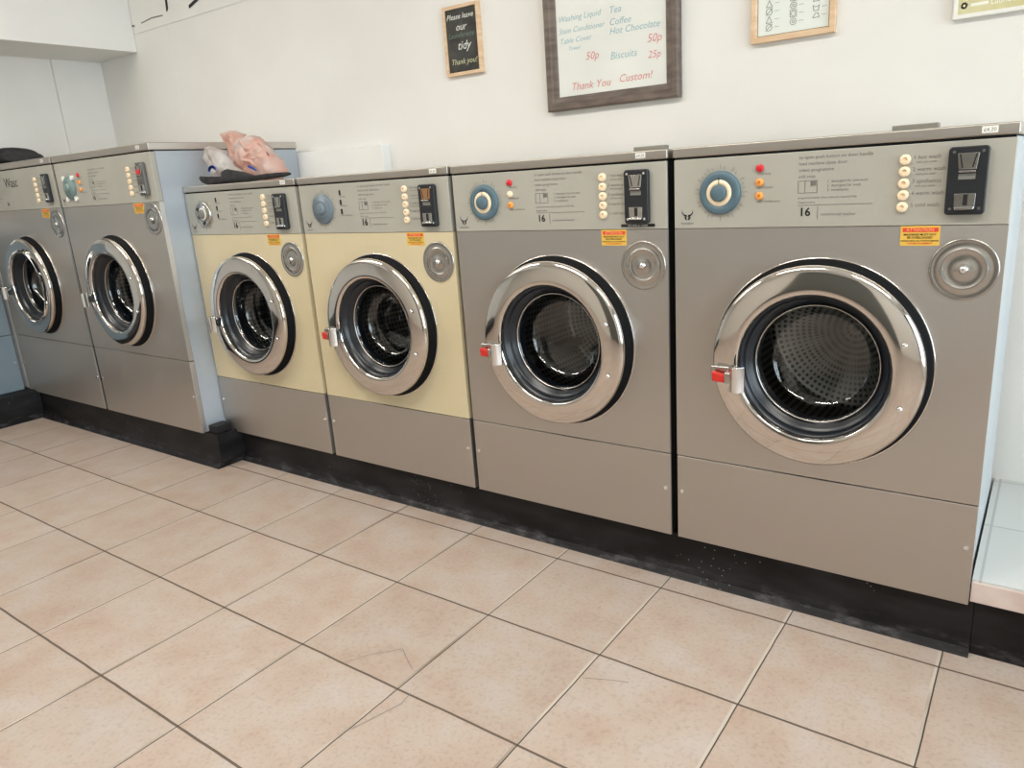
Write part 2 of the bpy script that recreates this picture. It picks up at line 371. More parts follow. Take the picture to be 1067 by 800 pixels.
def stroke(bm, pts, wd, y, th=0.0004):            # thin ribbon along XZ points
    for a, b in zip(pts[:-1], pts[1:]):
        d = Vector((b[0]-a[0], b[1]-a[1]));
        if d.length < 1e-7: continue
        n = Vector((-d.y, d.x)).normalized() * wd/2
        e = d.normalized()*wd*0.25
        q = [(a[0]-n.x-e.x, a[1]-n.y-e.y), (b[0]-n.x+e.x, b[1]-n.y+e.y), (b[0]+n.x+e.x, b[1]+n.y+e.y), (a[0]+n.x-e.x, a[1]+n.y-e.y)]
        prism_y(bm, q, y-th, y)

# ---------------------------------------------------------------- setting
YW = 0.62
struct(obj('floor', B(-4.4, 3.5, -3.9, 0.75, -0.05, 0), 'floor'))
struct(obj('ceiling', B(-4.4, 3.5, -3.9, 0.75, 2.6, 2.7), 'ceil'))
struct(obj('wall_back', B(-3.5, 3.5, YW, 0.75, 0, 2.6), 'wall'))
# left wall: pier in the corner, a shallow recess beside it, then a deeper bay
bm = bmesh.new()
box(bm, -3.60, -3.39, 0.365, YW, 0, 2.6)
box(bm, -3.70, -3.408, -0.10, 0.365, 0, 2.6)
box(bm, -4.40, -4.15, -3.9, -0.10, 0, 2.6)
box(bm, -4.15, -3.70, -0.10, 0.0, 0, 2.6)
struct(obj('wall_left', bm, 'wall'))
# bulkhead below the ceiling along the left wall
struct(obj('trim_1', B(-4.15, -2.995, -3.9, YW, 1.832, 2.6), 'wall', bevel=0.004))
# front wall with wide shop window, right wall with window
def frame_window(name, axis, pos, a0, a1, z0, z1, mull):
    f = bmesh.new(); t = 0.06
    def bar(p0, p1, q0, q1):
        if axis == 'x': box(f, pos-0.04, pos+0.04, p0, p1, q0, q1)
        else: box(f, p0, p1, pos-0.04, pos+0.04, q0, q1)
    bar(a0, a1, z0, z0+t); bar(a0, a1, z1-t, z1); bar(a0, a0+t, z0+t, z1-t); bar(a1-t, a1, z0+t, z1-t)
    for mm in mull: bar(mm-t/2, mm+t/2, z0+t, z1-t)
    fr = struct(obj(name, f, 'white'))
    g = bmesh.new()
    if axis == 'x': box(g, pos-0.003, pos+0.003, a0+t, a1-t, z0+t, z1-t)
    else: box(g, a0+t, a1-t, pos-0.003, pos+0.003, z0+t, z1-t)
    obj('window_pane', g, 'windowglass', fr)
bm = bmesh.new()
for a in ((3.4, 3.5, -3.9, -3.7, 0, 2.6), (3.4, 3.5, 0.2, YW, 0, 2.6), (3.4, 3.5, -3.7, 0.2, 0, 0.3), (3.4, 3.5, -3.7, 0.2, 2.4, 2.6)): box(bm, *a)
struct(obj('wall_right', bm, 'white'))
struct(obj('wall_front', B(-4.15, 3.4, -3.9, -3.8, 0, 2.6), 'wallfront'))
frame_window('window_1', 'x', 3.45, -3.7, 0.2, 0.3, 2.4, (-1.75,))
struct(obj('reflection_panel', B(-0.7, 0.9, -3.8, -3.76, 0.02, 2.30), 'reflectdark', bevel=0.004))  # unseen dark panel, added to darken reflections in chrome and steel
# housings for the added ceiling lights, out of view
for k, (x, y) in enumerate(TUBES):
    tag(obj('unseen_ceiling_light', B(x-0.72, x+0.72, y-0.14, y+0.14, 2.53, 2.6), 'white', bevel=0.01),
        ['added unseen ceiling fluorescent fitting nearest the left wall', 'added unseen ceiling fluorescent fitting in the middle of the room', 'added unseen ceiling fluorescent fitting nearest the right window'][k], 'ceiling light')

# plinths
COVE = [(0.0, 0.0), (0.004, 0.004), (0.014, 0.016), (0.019, 0.034), (0.020, 0.06), (0.020, 0.128), (0.60, 0.128), (0.60, 0)]
bm = bmesh.new(); prism_x(bm, COVE, -1.69, 0.983)
struct(obj('trim_2', bm, 'plinth'))
bm = bmesh.new(); prism_x(bm, [(p[0]-0.112 if p[0] < 0.5 else 0.6, p[1]*1.1) for p in COVE], -3.32, -1.685)
struct(obj('trim_3', bm, 'plinth'))
bm = bmesh.new(); box(bm, -4.14, -3.30, -2.9, -0.095, 0, 0.152)
struct(obj('trim_4', bm, 'plinth', bevel=0.004))
# raised tiled ledge on the right
struct(obj('trim_5', B(0.984, 3.4, 0.022, YW, 0, 0.136), 'plinth'))
struct(obj('trim_6', B(0.9745, 3.4, 0.006, YW, 0.136, 0.184), 'pink', bevel=0.002))
struct(obj('trim_7', B(0.9750, 3.4, 0.010, YW, 0.184, 0.189), 'ledgetile'))
# white boxed ledge behind the cream machines
struct(obj('trim_8', B(-3.30, -1.235, 0.572, YW, 0.13, 1.246), 'white', bevel=0.003))
# board seam high on the back wall
struct(obj('trim_9', B(-2.985, 3.4, YW-0.004, YW, 1.917, 2.6), 'wall', bevel=0.002))
bm = bmesh.new(); stroke(bm, [(-2.90, 1.958), (-2.80, 1.966), (-2.70, 1.962)], 0.006, YW-0.004)
stroke(bm, [(-2.995, 1.958), (-2.97, 1.955)], 0.009, YW-0.004)
struct(obj('trim_10', bm, M['ink']))
struct(obj('trim_11', B(-2.684, -2.678, YW-0.0015, YW, 1.50, 1.917), 'wall'))

# ---------------------------------------------------------------- washing machines
def make_machine(o):
    """o: options. Local frame: x 0..W, y 0 = front face (towards -y), z 0 = underside."""
    W, H, D = o['W'], o['H'], o['D']; zb = o['zb']
    root = thing('washing_machine', o['label'], 'washing machine', o['loc'], o.get('rot', 0), o.get('group'))
    ox = -W/2; ft = o.get('ft', 0.02)
    X = lambda v: v + ox
    zl, zp, zs = o['zl']-zb, o['zp']-zb, o['zs']-zb; zt = H
    style = o['style']; fm = 'cream' if style == 'cream' else o.get('front', 'steel')
    # cabinet shell: side, top and back walls behind the front panels
    def shell(z0, z1, top):
        bm = bmesh.new(); i = 0.003
        box(bm, X(i), X(i+0.0015), ft+0.002, D, z0, z1); box(bm, X(W-i-0.0015), X(W-i), ft+0.002, D, z0, z1)
        box(bm, X(i+0.0015), X(W-i-0.0015), D-0.002, D, z0, z1)
        if top: box(bm, X(i), X(W-i), 0.022, D, z1-0.002, z1)
        else: box(bm, X(i), X(W-i), 0.022, D, z0, z0+0.002)
        return bm
    if style == 'cream':
        obj('cabinet', shell(zs, zl, True), 'cream', root)
        obj('lower_cabinet', shell(0, zs, False), 'steel_side', root)
    else:
        obj('cabinet', shell(0, zl, True), o.get('side', 'steel_side'), root)
    # dark chassis seen in the gaps
    obj('chassis', B(X(0.006), X(W-0.006), 0.012, 0.024, 0.0, zl+0.006), 'seam', root) if False else None
    # front panel with round opening
    cx, cz, ro = X(o['dx']), o['dz']-zb, 0.232
    x0, x1, z0, z1 = X(0.0), X(W), zs+0.0015, zp-0.001
    bm = bmesh.new(); n = 96
    corners = [math.atan2(zz-cz, xx-cx) % (2*PI) for xx in (x0, x1) for zz in (z0, z1)]
    angs = sorted(set([2*PI*i/n for i in range(n)] + corners))
    def ray(a):
        c, s = math.cos(a), math.sin(a); t = 1e9
        if c > 1e-9: t = min(t, (x1-cx)/c)
        if c < -1e-9: t = min(t, (x0-cx)/c)
        if s > 1e-9: t = min(t, (z1-cz)/s)
        if s < -1e-9: t = min(t, (z0-cz)/s)
        return cx+t*c, cz+t*s
    ins = []; out = []
    for a in angs:
        ins.append(bm.verts.new((cx+ro*math.cos(a), 0, cz+ro*math.sin(a)))); px, pz = ray(a); out.append(bm.verts.new((px, 0, pz)))
    k = len(angs)
    ib = [bm.verts.new((v.co.x, ft, v.co.z)) for v in ins]; ob = [bm.verts.new((v.co.x, ft, v.co.z)) for v in out]
    for i in range(k):
        j = (i+1) % k
        bm.faces.new((ins[i], ins[j], out[j], out[i])); bm.faces.new((ins[i], ib[i], ib[j], ins[j])); bm.faces.new((out[i], out[j], ob[j], ob[i]))
    obj('front_panel', bm, fm, root)
    # lower panel with side flanges
    obj('lower_panel', B(X(0.0), X(W), 0.0, ft, 0.0, zs-0.0015), o.get('front', 'steel'), root, bevel=0.0012)
    obj('control_panel', B(X(0.0), X(W), -0.0015, ft, zp, zl-0.004), 'panel', root, bevel=0.0015)
    obj('panel_seam', B(X(0.003), X(W-0.003), 0.003, ft-0.001, zl-0.0045, zl+0.001), 'seam', root)
    obj('top_lid', B(X(-0.003), X(W+0.003), -0.004, D+0.002, zl+0.001, zt), 'steel_lid', root, bevel=0.003)
    # screws of the lower panel
    for sx in (0.014, W-0.014): obj('panel_screw', disc(X(sx), o.get('sz', 0.265)-zb, 0.005, -0.003, 0.001, 12), 'chrome_bright', root)
    # door
    door = obj('door', lathe([(0.2370, 0.001), (0.2382, -0.003), (0.2378, -0.0045), (0.2355, -0.0045)], cx, cz, 128), 'chrome', root, True)
    obj('door_surround', lathe([(0.2355, -0.001), (0.2355, -0.006), (0.229, -0.009), (0.221, -0.012), (0.220, -0.034)], cx, cz, 128), 'rubber', door, True)
    prof = [(0.2235, -0.028), (0.2250, -0.031), (0.2262, -0.036), (0.2255, -0.0405), (0.2225, -0.0445), (0.2175, -0.0470), (0.210, -0.0488), (0.200, -0.0505), (0.190, -0.0518), (0.180, -0.0526), (0.172, -0.0528), (0.1665, -0.0518), (0.1635, -0.0490), (0.1622, -0.0450), (0.1615, -0.038), (0.1615, -0.028)]
    obj('chrome_ring', lathe(prof, cx, cz, 160), o.get('ringmat', 'chrome'), door, True)
    obj('gasket', lathe([(0.1615, -0.040), (0.1585, -0.040), (0.156, -0.026), (0.1535, -0.024), (0.1525, -0.018), (0.1485, -0.018), (0.147, -0.010), (0.142, -0.009), (0.1405, -0.003), (0.1365, -0.002), (0.1345, 0.006), (0.134, 0.03), (0.150, 0.04), (0.2, 0.06), (0.205, 0.09)], cx, cz, 128), 'gasket', door, True)
    obj('door_glass', lathe([(0.1365, -0.0025), (0.134, -0.004), (0.131, -0.002), (0.128, 0.01), (0.122, 0.036), (0.112, 0.052), (0.094, 0.061), (0.06, 0.065), (0.025, 0.067), (0, 0.0672)], cx, cz, 96), 'bowl', door, True)
    obj('glass_rim', lathe([(0.1370, -0.004), (0.136, -0.0075), (0.134, -0.008), (0.1325, -0.005)], cx, cz, 96), 'disc', door, True)
    for dz in (-0.068, 0.068):
        bm = lathe([(0, -0.0575), (0.0035, -0.0572), (0.0055, -0.0555), (0.006, -0.0525)], cx+0.183, cz+dz, 16)
        obj('hinge_screw', bm, 'chrome_bright', door, True)
    # handle: bracket, bent plate and red release lever
    hz = cz-0.028
    bm = bmesh.new(); box(bm, cx-0.222, cx-0.160, -0.066, -0.046, hz-0.016, hz+0.020)
    box(bm, cx-0.180, cx-0.158, -0.092, -0.062, hz-0.013, hz+0.013)
    h = obj('door_handle', bm, 'disc', door, bevel=0.003)
    bm = bmesh.new(); pts = []
    for i in range(9):
        t = i/8; pts.append((cx-0.168+0.036*t, -0.090-0.016*math.sin(PI*t)))
    pts += [(p[0], p[1]+0.004) for p in pts[::-1]]
    a = [bm.verts.new((p[0], p[1], hz-0.030)) for p in pts]; b = [bm.verts.new((p[0], p[1], hz+0.030)) for p in pts]
    bm.faces.new(a); bm.faces.new(b[::-1])
    for i in range(len(pts)): bm.faces.new((a[i], a[(i+1) % len(pts)], b[(i+1) % len(pts)], b[i]))
    obj('handle_plate', bm, 'chrome_bright', door, bevel=0.001)
    if o.get('red', True):
        bm = bmesh.new(); prism_y(bm, [(cx-0.212, hz+0.011), (cx-0.172, hz+0.002), (cx-0.174, hz-0.014), (cx-0.210, hz-0.012)], -0.086, -0.070)
        rl = obj('release_lever', bm, 'redlever', door, bevel=0.002); rl['label'] = 'red release lever'
    # drum
    dr = obj('drum', lathe([(0.206, 0.088), (0.225, 0.10), (0.228, 0.13), (0.228, 0.39), (0.210, 0.405), (0.05, 0.40), (0, 0.398)], cx, cz, 96, uv=(84, 60)), 'drum', root, True)
    for q in range(3):
        a = o.get('spin', 0.6) + q*2*PI/3; bm = bmesh.new()
        r0, r1 = 0.229, 0.180; wv = 0.13
        P = [(r0, -wv), (r1, -0.03), (r1, 0.03), (r0, wv)]
        pp = [(cx + r*math.cos(a+t), cz + r*math.sin(a+t)) for r, t in P]
        prism_y(bm, pp, 0.13, 0.39)
        obj('drum_lifter', bm, 'disc', dr, bevel=0.006)
    # detergent inlet disc
    sx, sz = X(o['soap'][0]), o['soap'][1]-zb
    bm = lathe([(0.061, 0.0), (0.0605, -0.0025), (0.058, -0.0035), (0.055, -0.0026), (0.043, -0.0022), (0.041, -0.0042), (0.038, -0.0044), (0.036, -0.003), (0.030, -0.0012), (0.014, -0.0025), (0.012, -0.004), (0, -0.004)], sx, sz, 64)
    sd = obj('soap_inlet', bm, 'disc', root, True)
    obj('inlet_knob', lathe([(0, -0.012), (0.005, -0.0115), (0.008, -0.008), (0.0085, -0.004)], sx, sz, 20), 'chrome_bright', sd, True)
    # ---- control panel furniture (z values are absolute, shift by dzp for the taller type)
    dzp = o['zp'] - 0.942; q = lambda z: z + dzp - zb
    sxp = o.get('px', {})
    yf = -0.0017
    # dial
    ddx, ddz = X(0.113), q(1.021); ds = o['dial']
    if ds == 'ringed':
        d = obj('programme_dial', lathe([(0.0485, yf), (0.048, -0.008), (0.045, -0.0105), (0.030, -0.0115), (0.0295, -0.0105), (0.001, -0.0105)], ddx, ddz, 64), 'blue', root, True)
        obj('dial_ring', lathe([(0.0295, -0.0105), (0.029, -0.0125), (0.0185, -0.0125), (0.018, -0.0105)], ddx, ddz, 48), 'ivory', d, True)
        obj('dial_knob', lathe([(0.018, -0.011), (0.0175, -0.020), (0.015, -0.022), (0, -0.022)], ddx, ddz, 40), 'blue', d, True)
        bm = B(ddx-0.0008, ddx+0.0008, -0.0128, -0.0118, ddz+0.019, ddz+0.034); obj('dial_pointer', bm, 'inkdark', d)
    elif ds == 'faded' or ds == 'teal':
        mm = 'bluefade' if ds == 'faded' else 'teal'
        d = obj('programme_dial', lathe([(0.0485, yf), (0.048, -0.008), (0.045, -0.0105), (0.027, -0.0115), (0.026, -0.0135), (0.024, -0.0125), (0.017, -0.0125), (0.0165, -0.019), (0.014, -0.021), (0, -0.021)], ddx, ddz, 64), mm, root, True)
        if ds == 'teal':
            for ax, az in ((-0.038, 0.040), (0.038, 0.040), (-0.034, -0.046), (0.040, -0.046)):
                obj('dial_fixing', disc(ddx+ax, ddz+az, 0.0095, -0.010, yf, 20), 'paper', d)
    else:   # worn metal dial
        d = obj('programme_dial', lathe([(0.0485, yf), (0.048, -0.009), (0.044, -0.012), (0.036, -0.008), (0.030, -0.006), (0.028, -0.010), (0.022, -0.010)], ddx, ddz, 64), 'disc', root, True)
        obj('dial_ring', lathe([(0.023, -0.009), (0.0225, -0.012), (0.0175, -0.012), (0.017, -0.009)], ddx, ddz, 48), 'paper', d, True)
        obj('dial_knob', lathe([(0.017, -0.009), (0.016, -0.018), (0.013, -0.020), (0, -0.020)], ddx, ddz, 40), 'ink', d, True)
        for ax, az, rr in ((-0.025, -0.012, 0.007), (0.0, -0.036, 0.006), (-0.03, 0.018, 0.006)):
            obj('dial_fixing', disc(ddx+ax, ddz+az, rr, -0.012, yf, 14), 'black', d)
    # indicators
    if o['lights'] == 'colour':
        for z, mm, lb in ((1.070, 'red', 'red indicator lamp'), (1.040, 'amber', 'amber indicator lamp'), (1.011, 'amber', 'amber indicator lamp')):
            if o.get('dim') and z == 1.040: mm = 'ivory'; lb = 'pale indicator lamp'
            l = obj('indicator_light', lathe([(0.0085, yf), (0.0083, -0.006), (0.006, -0.008), (0, -0.0085)], X(0.203), q(z), 24), mm, root, True); l['label'] = lb
            if mm == 'amber': obj('lamp_centre', disc(X(0.2035), q(z)+0.001, 0.003, -0.0095, -0.007, 12), 'amberdark', l)
    else:
        for z in (1.070, 1.040, 1.011):
            l = obj('indicator_light', B(X(0.199), X(0.206), -0.004, yf, q(z)-0.008, q(z)+0.008), 'inkdark', root, bevel=0.001); l['label'] = 'black rectangular indicator'
    # programme buttons
    bx = o.get('bx', 0.0)
    for k_ in range(5):
        z = 1.070 - 0.0228*k_
        b_ = obj('programme_button', lathe([(0.0105, yf), (0.010, -0.007), (0.0085, -0.0085), (0.0045, -0.0088)], X(0.491+bx), q(z), 24), 'ivory', root, True)
        obj('button_centre', lathe([(0.0048, -0.0085), (0.004, -0.0072), (0, -0.0070)], X(0.491+bx), q(z), 16), 'ivory_dark', b_, True)
    # printed lettering
    it = []
    T_ = lambda s, x, z, sz: it.append((s, X(x), q(z), sz))
    T_('to open push button on door handle', 0.286, 1.0835, 0.0098); T_('load machine close door', 0.286, 1.0705, 0.0098)
    T_('select programme', 0.286, 1.0575, 0.0098); T_('add soap', 0.286, 1.0445, 0.0098)
    T_('1  detergent for pre-wash', 0.345, 1.0335, 0.0076); T_('2  detergent for wash', 0.345, 1.0245, 0.0076); T_('3  conditioner', 0.345, 1.0155, 0.0076)
    T_('programme starts when coins are inserted fully', 0.286, 1.0015, 0.0062); T_('insert coins', 0.286, 0.9915, 0.0076)
    T_('commercial washer', 0.335, 0.9655, 0.0088)
    T_('cold only', 0.197, 1.0555, 0.0082); T_('add bleach', 0.197, 1.0265, 0.0082); T_('add conditioner', 0.197, 0.9965, 0.0082)
    for k_, (s, s2) in enumerate((('1 hot wash', 'with pre wash'), ('2 warm wash', 'with pre wash'), ('3 synthetics', 'with pre wash'), ('4 warm wash', ''), ('5 cold wash', ''))):
        z = 1.070 - 0.0228*k_; T_(s, 0.505+bx, z, 0.0108)
        if s2: T_(s2, 0.511+bx, z-0.0075, 0.0062)
    if o.get('handmark'):
        text_obj('bold_lettering', [('Wasc', X(0.31), q(1.048), 0.062)], yf-0.0004, 'inkdark', root, off=0.0)
    else:
        text_obj('instruction_lettering', it[:9], yf-0.0004, 'ink', root, off=0.0)
        text_obj('size_lettering', it[9:10], yf-0.0004, 'ink', root, off=0.0)
    for l_ in it[10:13]: text_obj('lamp_lettering', [l_], yf-0.0004, 'ink', root, off=0.0)
    text_obj('button_lettering', it[13:], yf-0.0004, 'ink', root, off=0.0)
    bm = bmesh.new(); y_ = yf-0.0003
    for a, b in (((0.286, 1.0385), (0.286, 1.0135)), ((0.300, 1.0385), (0.300, 1.0135)), ((0.286, 1.0385), (0.325, 1.0385)), ((0.286, 1.0135), (0.325, 1.0135)), ((0.325, 1.0385), (0.325, 1.0135)), ((0.312, 1.026), (0.312, 1.0385)), ((0.286, 0.988), (0.435, 0.988)), ((0.328, 0.985), (0.328, 0.958))):
        stroke(bm, [(X(a[0]), q(a[1])), (X(b[0]), q(b[1]))], 0.0009, y_)
    for i in range(8): stroke(bm, [(X(0.3125+0.0014*i), q(1.028)), (X(0.3125+0.0014*i), q(1.037))], 0.0006, y_)
    for i in range(36):     # tick marks and figures round the dial
        if i % 3 == 2 and i % 4: continue
        a = PI/2 - i*2*PI/36; r0, r1 = 0.0525, 0.0585 + 0.004*(i % 3 == 0)
        if math.sin(a) < -0.9 and i % 2: continue
        stroke(bm, [(ddx+r0*math.cos(a), ddz+r0*math.sin(a)), (ddx+r1*math.cos(a), ddz+r1*math.sin(a))], 0.0008, y_)
    if not o.get('handmark'): obj('printed_diagram', bm, 'ink', root)
    sn = '16'
    text_obj('printed_number', [(sn, X(0.289), q(0.9655), 0.0245 if style != 'cream' else 0.028)], yf-0.0006, 'inkdark', root, off=0.02 if style != 'cream' else 0.03)
    # maker's emblem: two swept horns over a narrow muzzle
    bm = bmesh.new(); ex, ez = X(0.033), q(0.972)
    for s in (-1, 1):
        prism_y(bm, [(ex+s*0.0135, ez+0.015), (ex+s*0.0125, ez+0.008), (ex+s*0.009, ez+0.003), (ex+s*0.0015, ez+0.001), (ex+s*0.0012, ez-0.003), (ex+s*0.004, ez-0.0035), (ex+s*0.0075, ez-0.001), (ex+s*0.0105, ez+0.001), (ex+s*0.0138, ez+0.006)], yf-0.0005, yf-0.0002)
        prism_y(bm, [(ex+s*0.003, ez-0.004), (ex+s*0.0085, ez-0.0025), (ex+s*0.0055, ez-0.009), (ex+s*0.0012, ez-0.011)], yf-0.0005, yf-0.0002)
    obj('maker_emblem', bm, 'inkdark', root)
    text_obj('maker_name', [('wascator', ex-0.0165, ez-0.0205, 0.0088)], yf-0.0005, 'ink', root, off=0.01)
    # coin unit
    c0, c1, zc0, zc1 = o['coin']; cm_ = o.get('coinmat', 'black')
    cb = bmesh.new(); prism_y(cb, rrect(X(c0), X(c1), q(zc0), q(zc1), 0.007), -0.016, yf)
    cu = obj('coin_unit', cb, cm_, root, bevel=0.0025)
    cw = c1-c0; ccx = X((c0+c1)/2); top = q(zc1)
    bm = bmesh.new(); prism_y(bm, [(ccx-0.018, top-0.012), (ccx+0.018, top-0.012), (ccx+0.0145, top-0.042), (ccx-0.0145, top-0.042)], -0.0185, -0.0158)
    pl = obj('coin_entry', bm, 'disc', cu, bevel=0.0006)
    if style == 'cream' and o.get('copper'): pl.data.materials[0] = M['copper']; pl['label'] = 'copper coloured coin entry'
    bm = bmesh.new()
    for s in (-1, 1): stroke(bm, [(ccx+s*0.0135, top-0.014), (ccx+s*0.0085, top-0.038)], 0.0024, -0.0186)
    obj('coin_slot', bm, 'inkdark', cu)
    obj('coin_lip', B(ccx-0.014, ccx+0.014, -0.023, -0.0158, top-0.0475, top-0.0435), 'disc', cu, bevel=0.001)
    obj('coin_recess', B(ccx-0.014, ccx+0.014, -0.0168, -0.0158, top-0.060, top-0.0495), 'ink', cu)
    if o.get('redcoin'):
        rc = obj('coin_button', disc(ccx, top-0.035, 0.010, -0.024, -0.018, 20), 'redlever', cu, bevel=0.001); rc['label'] = 'red coin button'
    bot = q(zc0)
    bm = bmesh.new(); prism_y(bm, [(ccx-0.0185, bot+0.040), (ccx+0.0175, bot+0.040), (ccx+0.0165, bot+0.012), (ccx-0.0175, bot+0.012)], -0.0185, -0.0158)
    obj('refund_plate', bm, 'disc', cu, bevel=0.0006)
    obj('refund_slot', B(ccx-0.003, ccx+0.0045, -0.0195, -0.018, bot+0.018, bot+0.0385), 'inkdark', cu)
    obj('refund_lip', B(ccx-0.016, ccx+0.016, -0.024, -0.018, bot+0.0105, bot+0.015), 'chrome_bright', cu, bevel=0.001)
    for s in (-1, 1):
        for z in (top-0.0095, bot+0.0115): obj('coin_unit_screw', disc(ccx+s*(cw/2-0.0095), z, 0.003, -0.0175, -0.0158, 12), 'chrome_bright', cu)
    # warning sticker
    k0 = o['stick']; sw = 0.071; stz = o['zp']-zb
    st = obj('warning_sticker', B(X(k0), X(k0+sw), -0.0008, 0.0002, stz-0.040, stz-0.001), 'yellow', root)
    obj('sticker_band', B(X(k0+0.004), X(k0+sw-0.003), -0.0012, -0.0006, stz-0.013, stz-0.0045), 'redprint', st)
    text_obj('sticker_heading', [('ATTENTION', X(k0+sw/2), stz-0.0115, 0.0088)], -0.0014, 'paleprint', st, align='CENTER', off=0.01)
    text_obj('sticker_lettering', [('MACHINES MUST NOT', X(k0+sw/2), stz-0.0200, 0.0058), ('BE OVERLOADED', X(k0+sw/2), stz-0.0258, 0.0058), ('PLEASE CHECK ALL POCKETS BEFORE', X(k0+sw/2), stz-0.0316, 0.0040)], -0.0012, 'inkdark', st, align='CENTER', off=0.02)
    text_obj('sticker_footer', [('THE MANAGEMENT', X(k0+sw/2), stz-0.0370, 0.0052)], -0.0012, 'redprint', st, align='CENTER', off=0.01)
    # price label on the lid
    lx = o.get('lab', 0.617); lzc = (zl+zt)/2+0.001
    pl = obj('price_label', B(X(lx), X(lx+0.026), -0.0048, -0.0038, lzc-0.0062, lzc+0.0062), 'paper', root)
    text_obj('price_figures', [('£4.20', X(lx+0.013), lzc-0.0032, 0.0092)], -0.0052, 'ink', pl, align='CENTER')
    if o.get('bar'):
        obj('lid_bar', B(X(0.466-0.062), X(0.466+0.036), 0.34, 0.37, zt-0.001, zt+0.0195), 'darkblock', root, bevel=0.002)
    if o.get('tape'):
        tp = obj('black_tape', B(X(0.540), X(0.632), -0.0025, yf, q(0.9475), q(0.9545)), 'inkdark', root)
        text_obj('tape_lettering', [('USE NEW £1 COINS', X(0.586), q(0.949), 0.0062)], -0.0029, 'paper', tp, align='CENTER')
    return root

M['copper'] = mat('copper_plate', (0.50, 0.27, 0.13, 1), 0.35, 0.8)
M['grime_silver'] = mat('worn_silver', rgb(112, 110, 106), 0.35, 0.6)
base = dict(H=1.126-0.1295, D=0.565, zb=0.1295, zl=1.103, zp=0.942, zs=0.363, dz=0.639, coin=(0.567, 0.634, 0.962, 1.088), stick=0.491, soap=(0.608, 0.856), lights='colour', dial='ringed')
def mk(**k): o = dict(base); o.update(k); W = o['W']; o['loc'] = (o['x']+W/2, o['y'], o['zb']); o.setdefault('dx', W/2); return make_machine(o)
mk(x=0.2976, y=0.0, W=0.675, style='steel', side='side_white', bar=True, spin=0.9,
   label='stainless steel washing machine at the right end of the row, beside the white tiled ledge')
mk(x=-0.3855, y=0.0, W=0.664, style='steel', ft=0.007, side='seam', tape=True, bar=True, dim=True, spin=-0.55, lab=0.585, stick=0.482, coin=(0.557, 0.621, 0.956, 1.084), soap=(0.598, 0.853),  # black cabinet paints in the shade of the gap beside it
   label='stainless steel washing machine with a black tape strip under its coin unit')
mk(x=-1.067, y=0.0, W=0.665, style='cream', dial='faded', lights='black', copper=True, lab=0.60, stick=0.479, coin=(0.557, 0.619, 0.958, 1.080), soap=(0.600, 0.853), spin=0.2,
   label='cream fronted washing machine with a faded blue dial, right of the other cream one')
mk(x=-1.757, y=0.0, W=0.669, style='cream', dial='worn', lights='black', lab=0.60, stick=0.479, coin=(0.557, 0.619, 0.958, 1.080), soap=(0.602, 0.853), spin=1.2, red=False,
   label='cream fronted washing machine with a worn metal dial, under the plastic bags')
tall = dict(H=1.293-0.1443, D=0.672, zb=0.1443, zl=1.264, zp=1.077, zs=0.450, dz=0.720, dx=0.378, soap=(0.722, 1.014), style='steel', coin=(0.688, 0.742, 0.968, 1.090), stick=0.599, lab=0.70, ringmat='chrome', red=False, sz=0.30)
mk(x=-2.544, y=-0.108, W=0.784, dial='teal', coinmat='grime_silver', redcoin=True, spin=0.5, bx=0.12, **tall,
   label='tall stainless steel washing machine standing forward, its blue grey side facing the cream machines')
tall1 = dict(tall); tall1.update(dx=0.408, soap=(0.757, 1.008), coin=(0.726, 0.778, 0.968, 1.090), stick=0.632, lab=0.735, bx=0.145, handmark=True)
mk(x=-3.386, y=-0.108, W=0.820, dial='teal', ft=0.007, side='seam', spin=0.0, **tall1,  # cabinet coloured black as shade for the narrow gap
   label='tall stainless steel washing machine at the far left end of the row, in the corner')
# machine on the left wall, facing right; only its lower corner shows
o = dict(base); o.update(tall); o.update(W=0.70, dx=0.35, dz=0.70, style='steel', side='steel_side', front='m0paint', dial='teal', zb=0.153, H=1.293-0.153, loc=(-3.40, -0.475, 0.153), rot=PI/2, coin=(0.600, 0.655, 0.968, 1.090), stick=0.51, soap=(0.63, 1.014), lab=0.62,
   label='grey washing machine on the left wall, cut off by the left edge of the photo')
make_machine(o)

# ---------------------------------------------------------------- wall pieces
def frame_bm(x0, x1, z0, z1, wd, y0, y1, steps=None):
    bm = bmesh.new()
    prof = steps or [(0, y1), (0, y0+0.004), (wd*0.12, y0), (wd*0.5, y0), (wd*0.62, y0+0.004), (wd*0.9, y0+0.008), (wd, y0+0.012), (wd, y1)]
    rings = []
    for d, y in prof:
        rings.append([bm.verts.new(p) for p in ((x0+d, y, z0+d), (x1-d, y, z0+d), (x1-d, y, z1-d), (x0+d, y, z1-d))])
    for a, b in zip(rings[:-1], rings[1:]):
        for i in range(4): bm.faces.new((a[i], a[(i+1) % 4], b[(i+1) % 4], b[i]))
    return bm
# whiteboard
x0, x1, z0, z1 = -0.436, 0.048, 1.291, 1.93
wb = thing('whiteboard', 'framed whiteboard with handwritten snack and washing prices hanging on the back wall', 'whiteboard', ((x0+x1)/2, YW, z0))
def rel(o, root): o.parent = root; o.matrix_parent_inverse = Matrix.Translation(root.location).inverted(); return o
rel(obj('frame', frame_bm(x0, x1, z0, z1, 0.044, 0.592, YW), 'woodgrey'), wb)
rel(obj('board', B(x0+0.04, x1-0.04, 0.606, 0.618, z0+0.04, z1-0.04), 'board'), wb)
HW = dict(shear=0.25, off=-0.008)
yb = 0.6052
rel(text_obj('blue_writing', [('Washing Liquid', -0.385, 1.567, 0.026), ('Stain Conditioner', -0.383, 1.531, 0.024), ('Table Cover', -0.382, 1.500, 0.024), ('Towel', -0.35, 1.477, 0.018)], yb, 'bluemark', wb, **HW), wb)
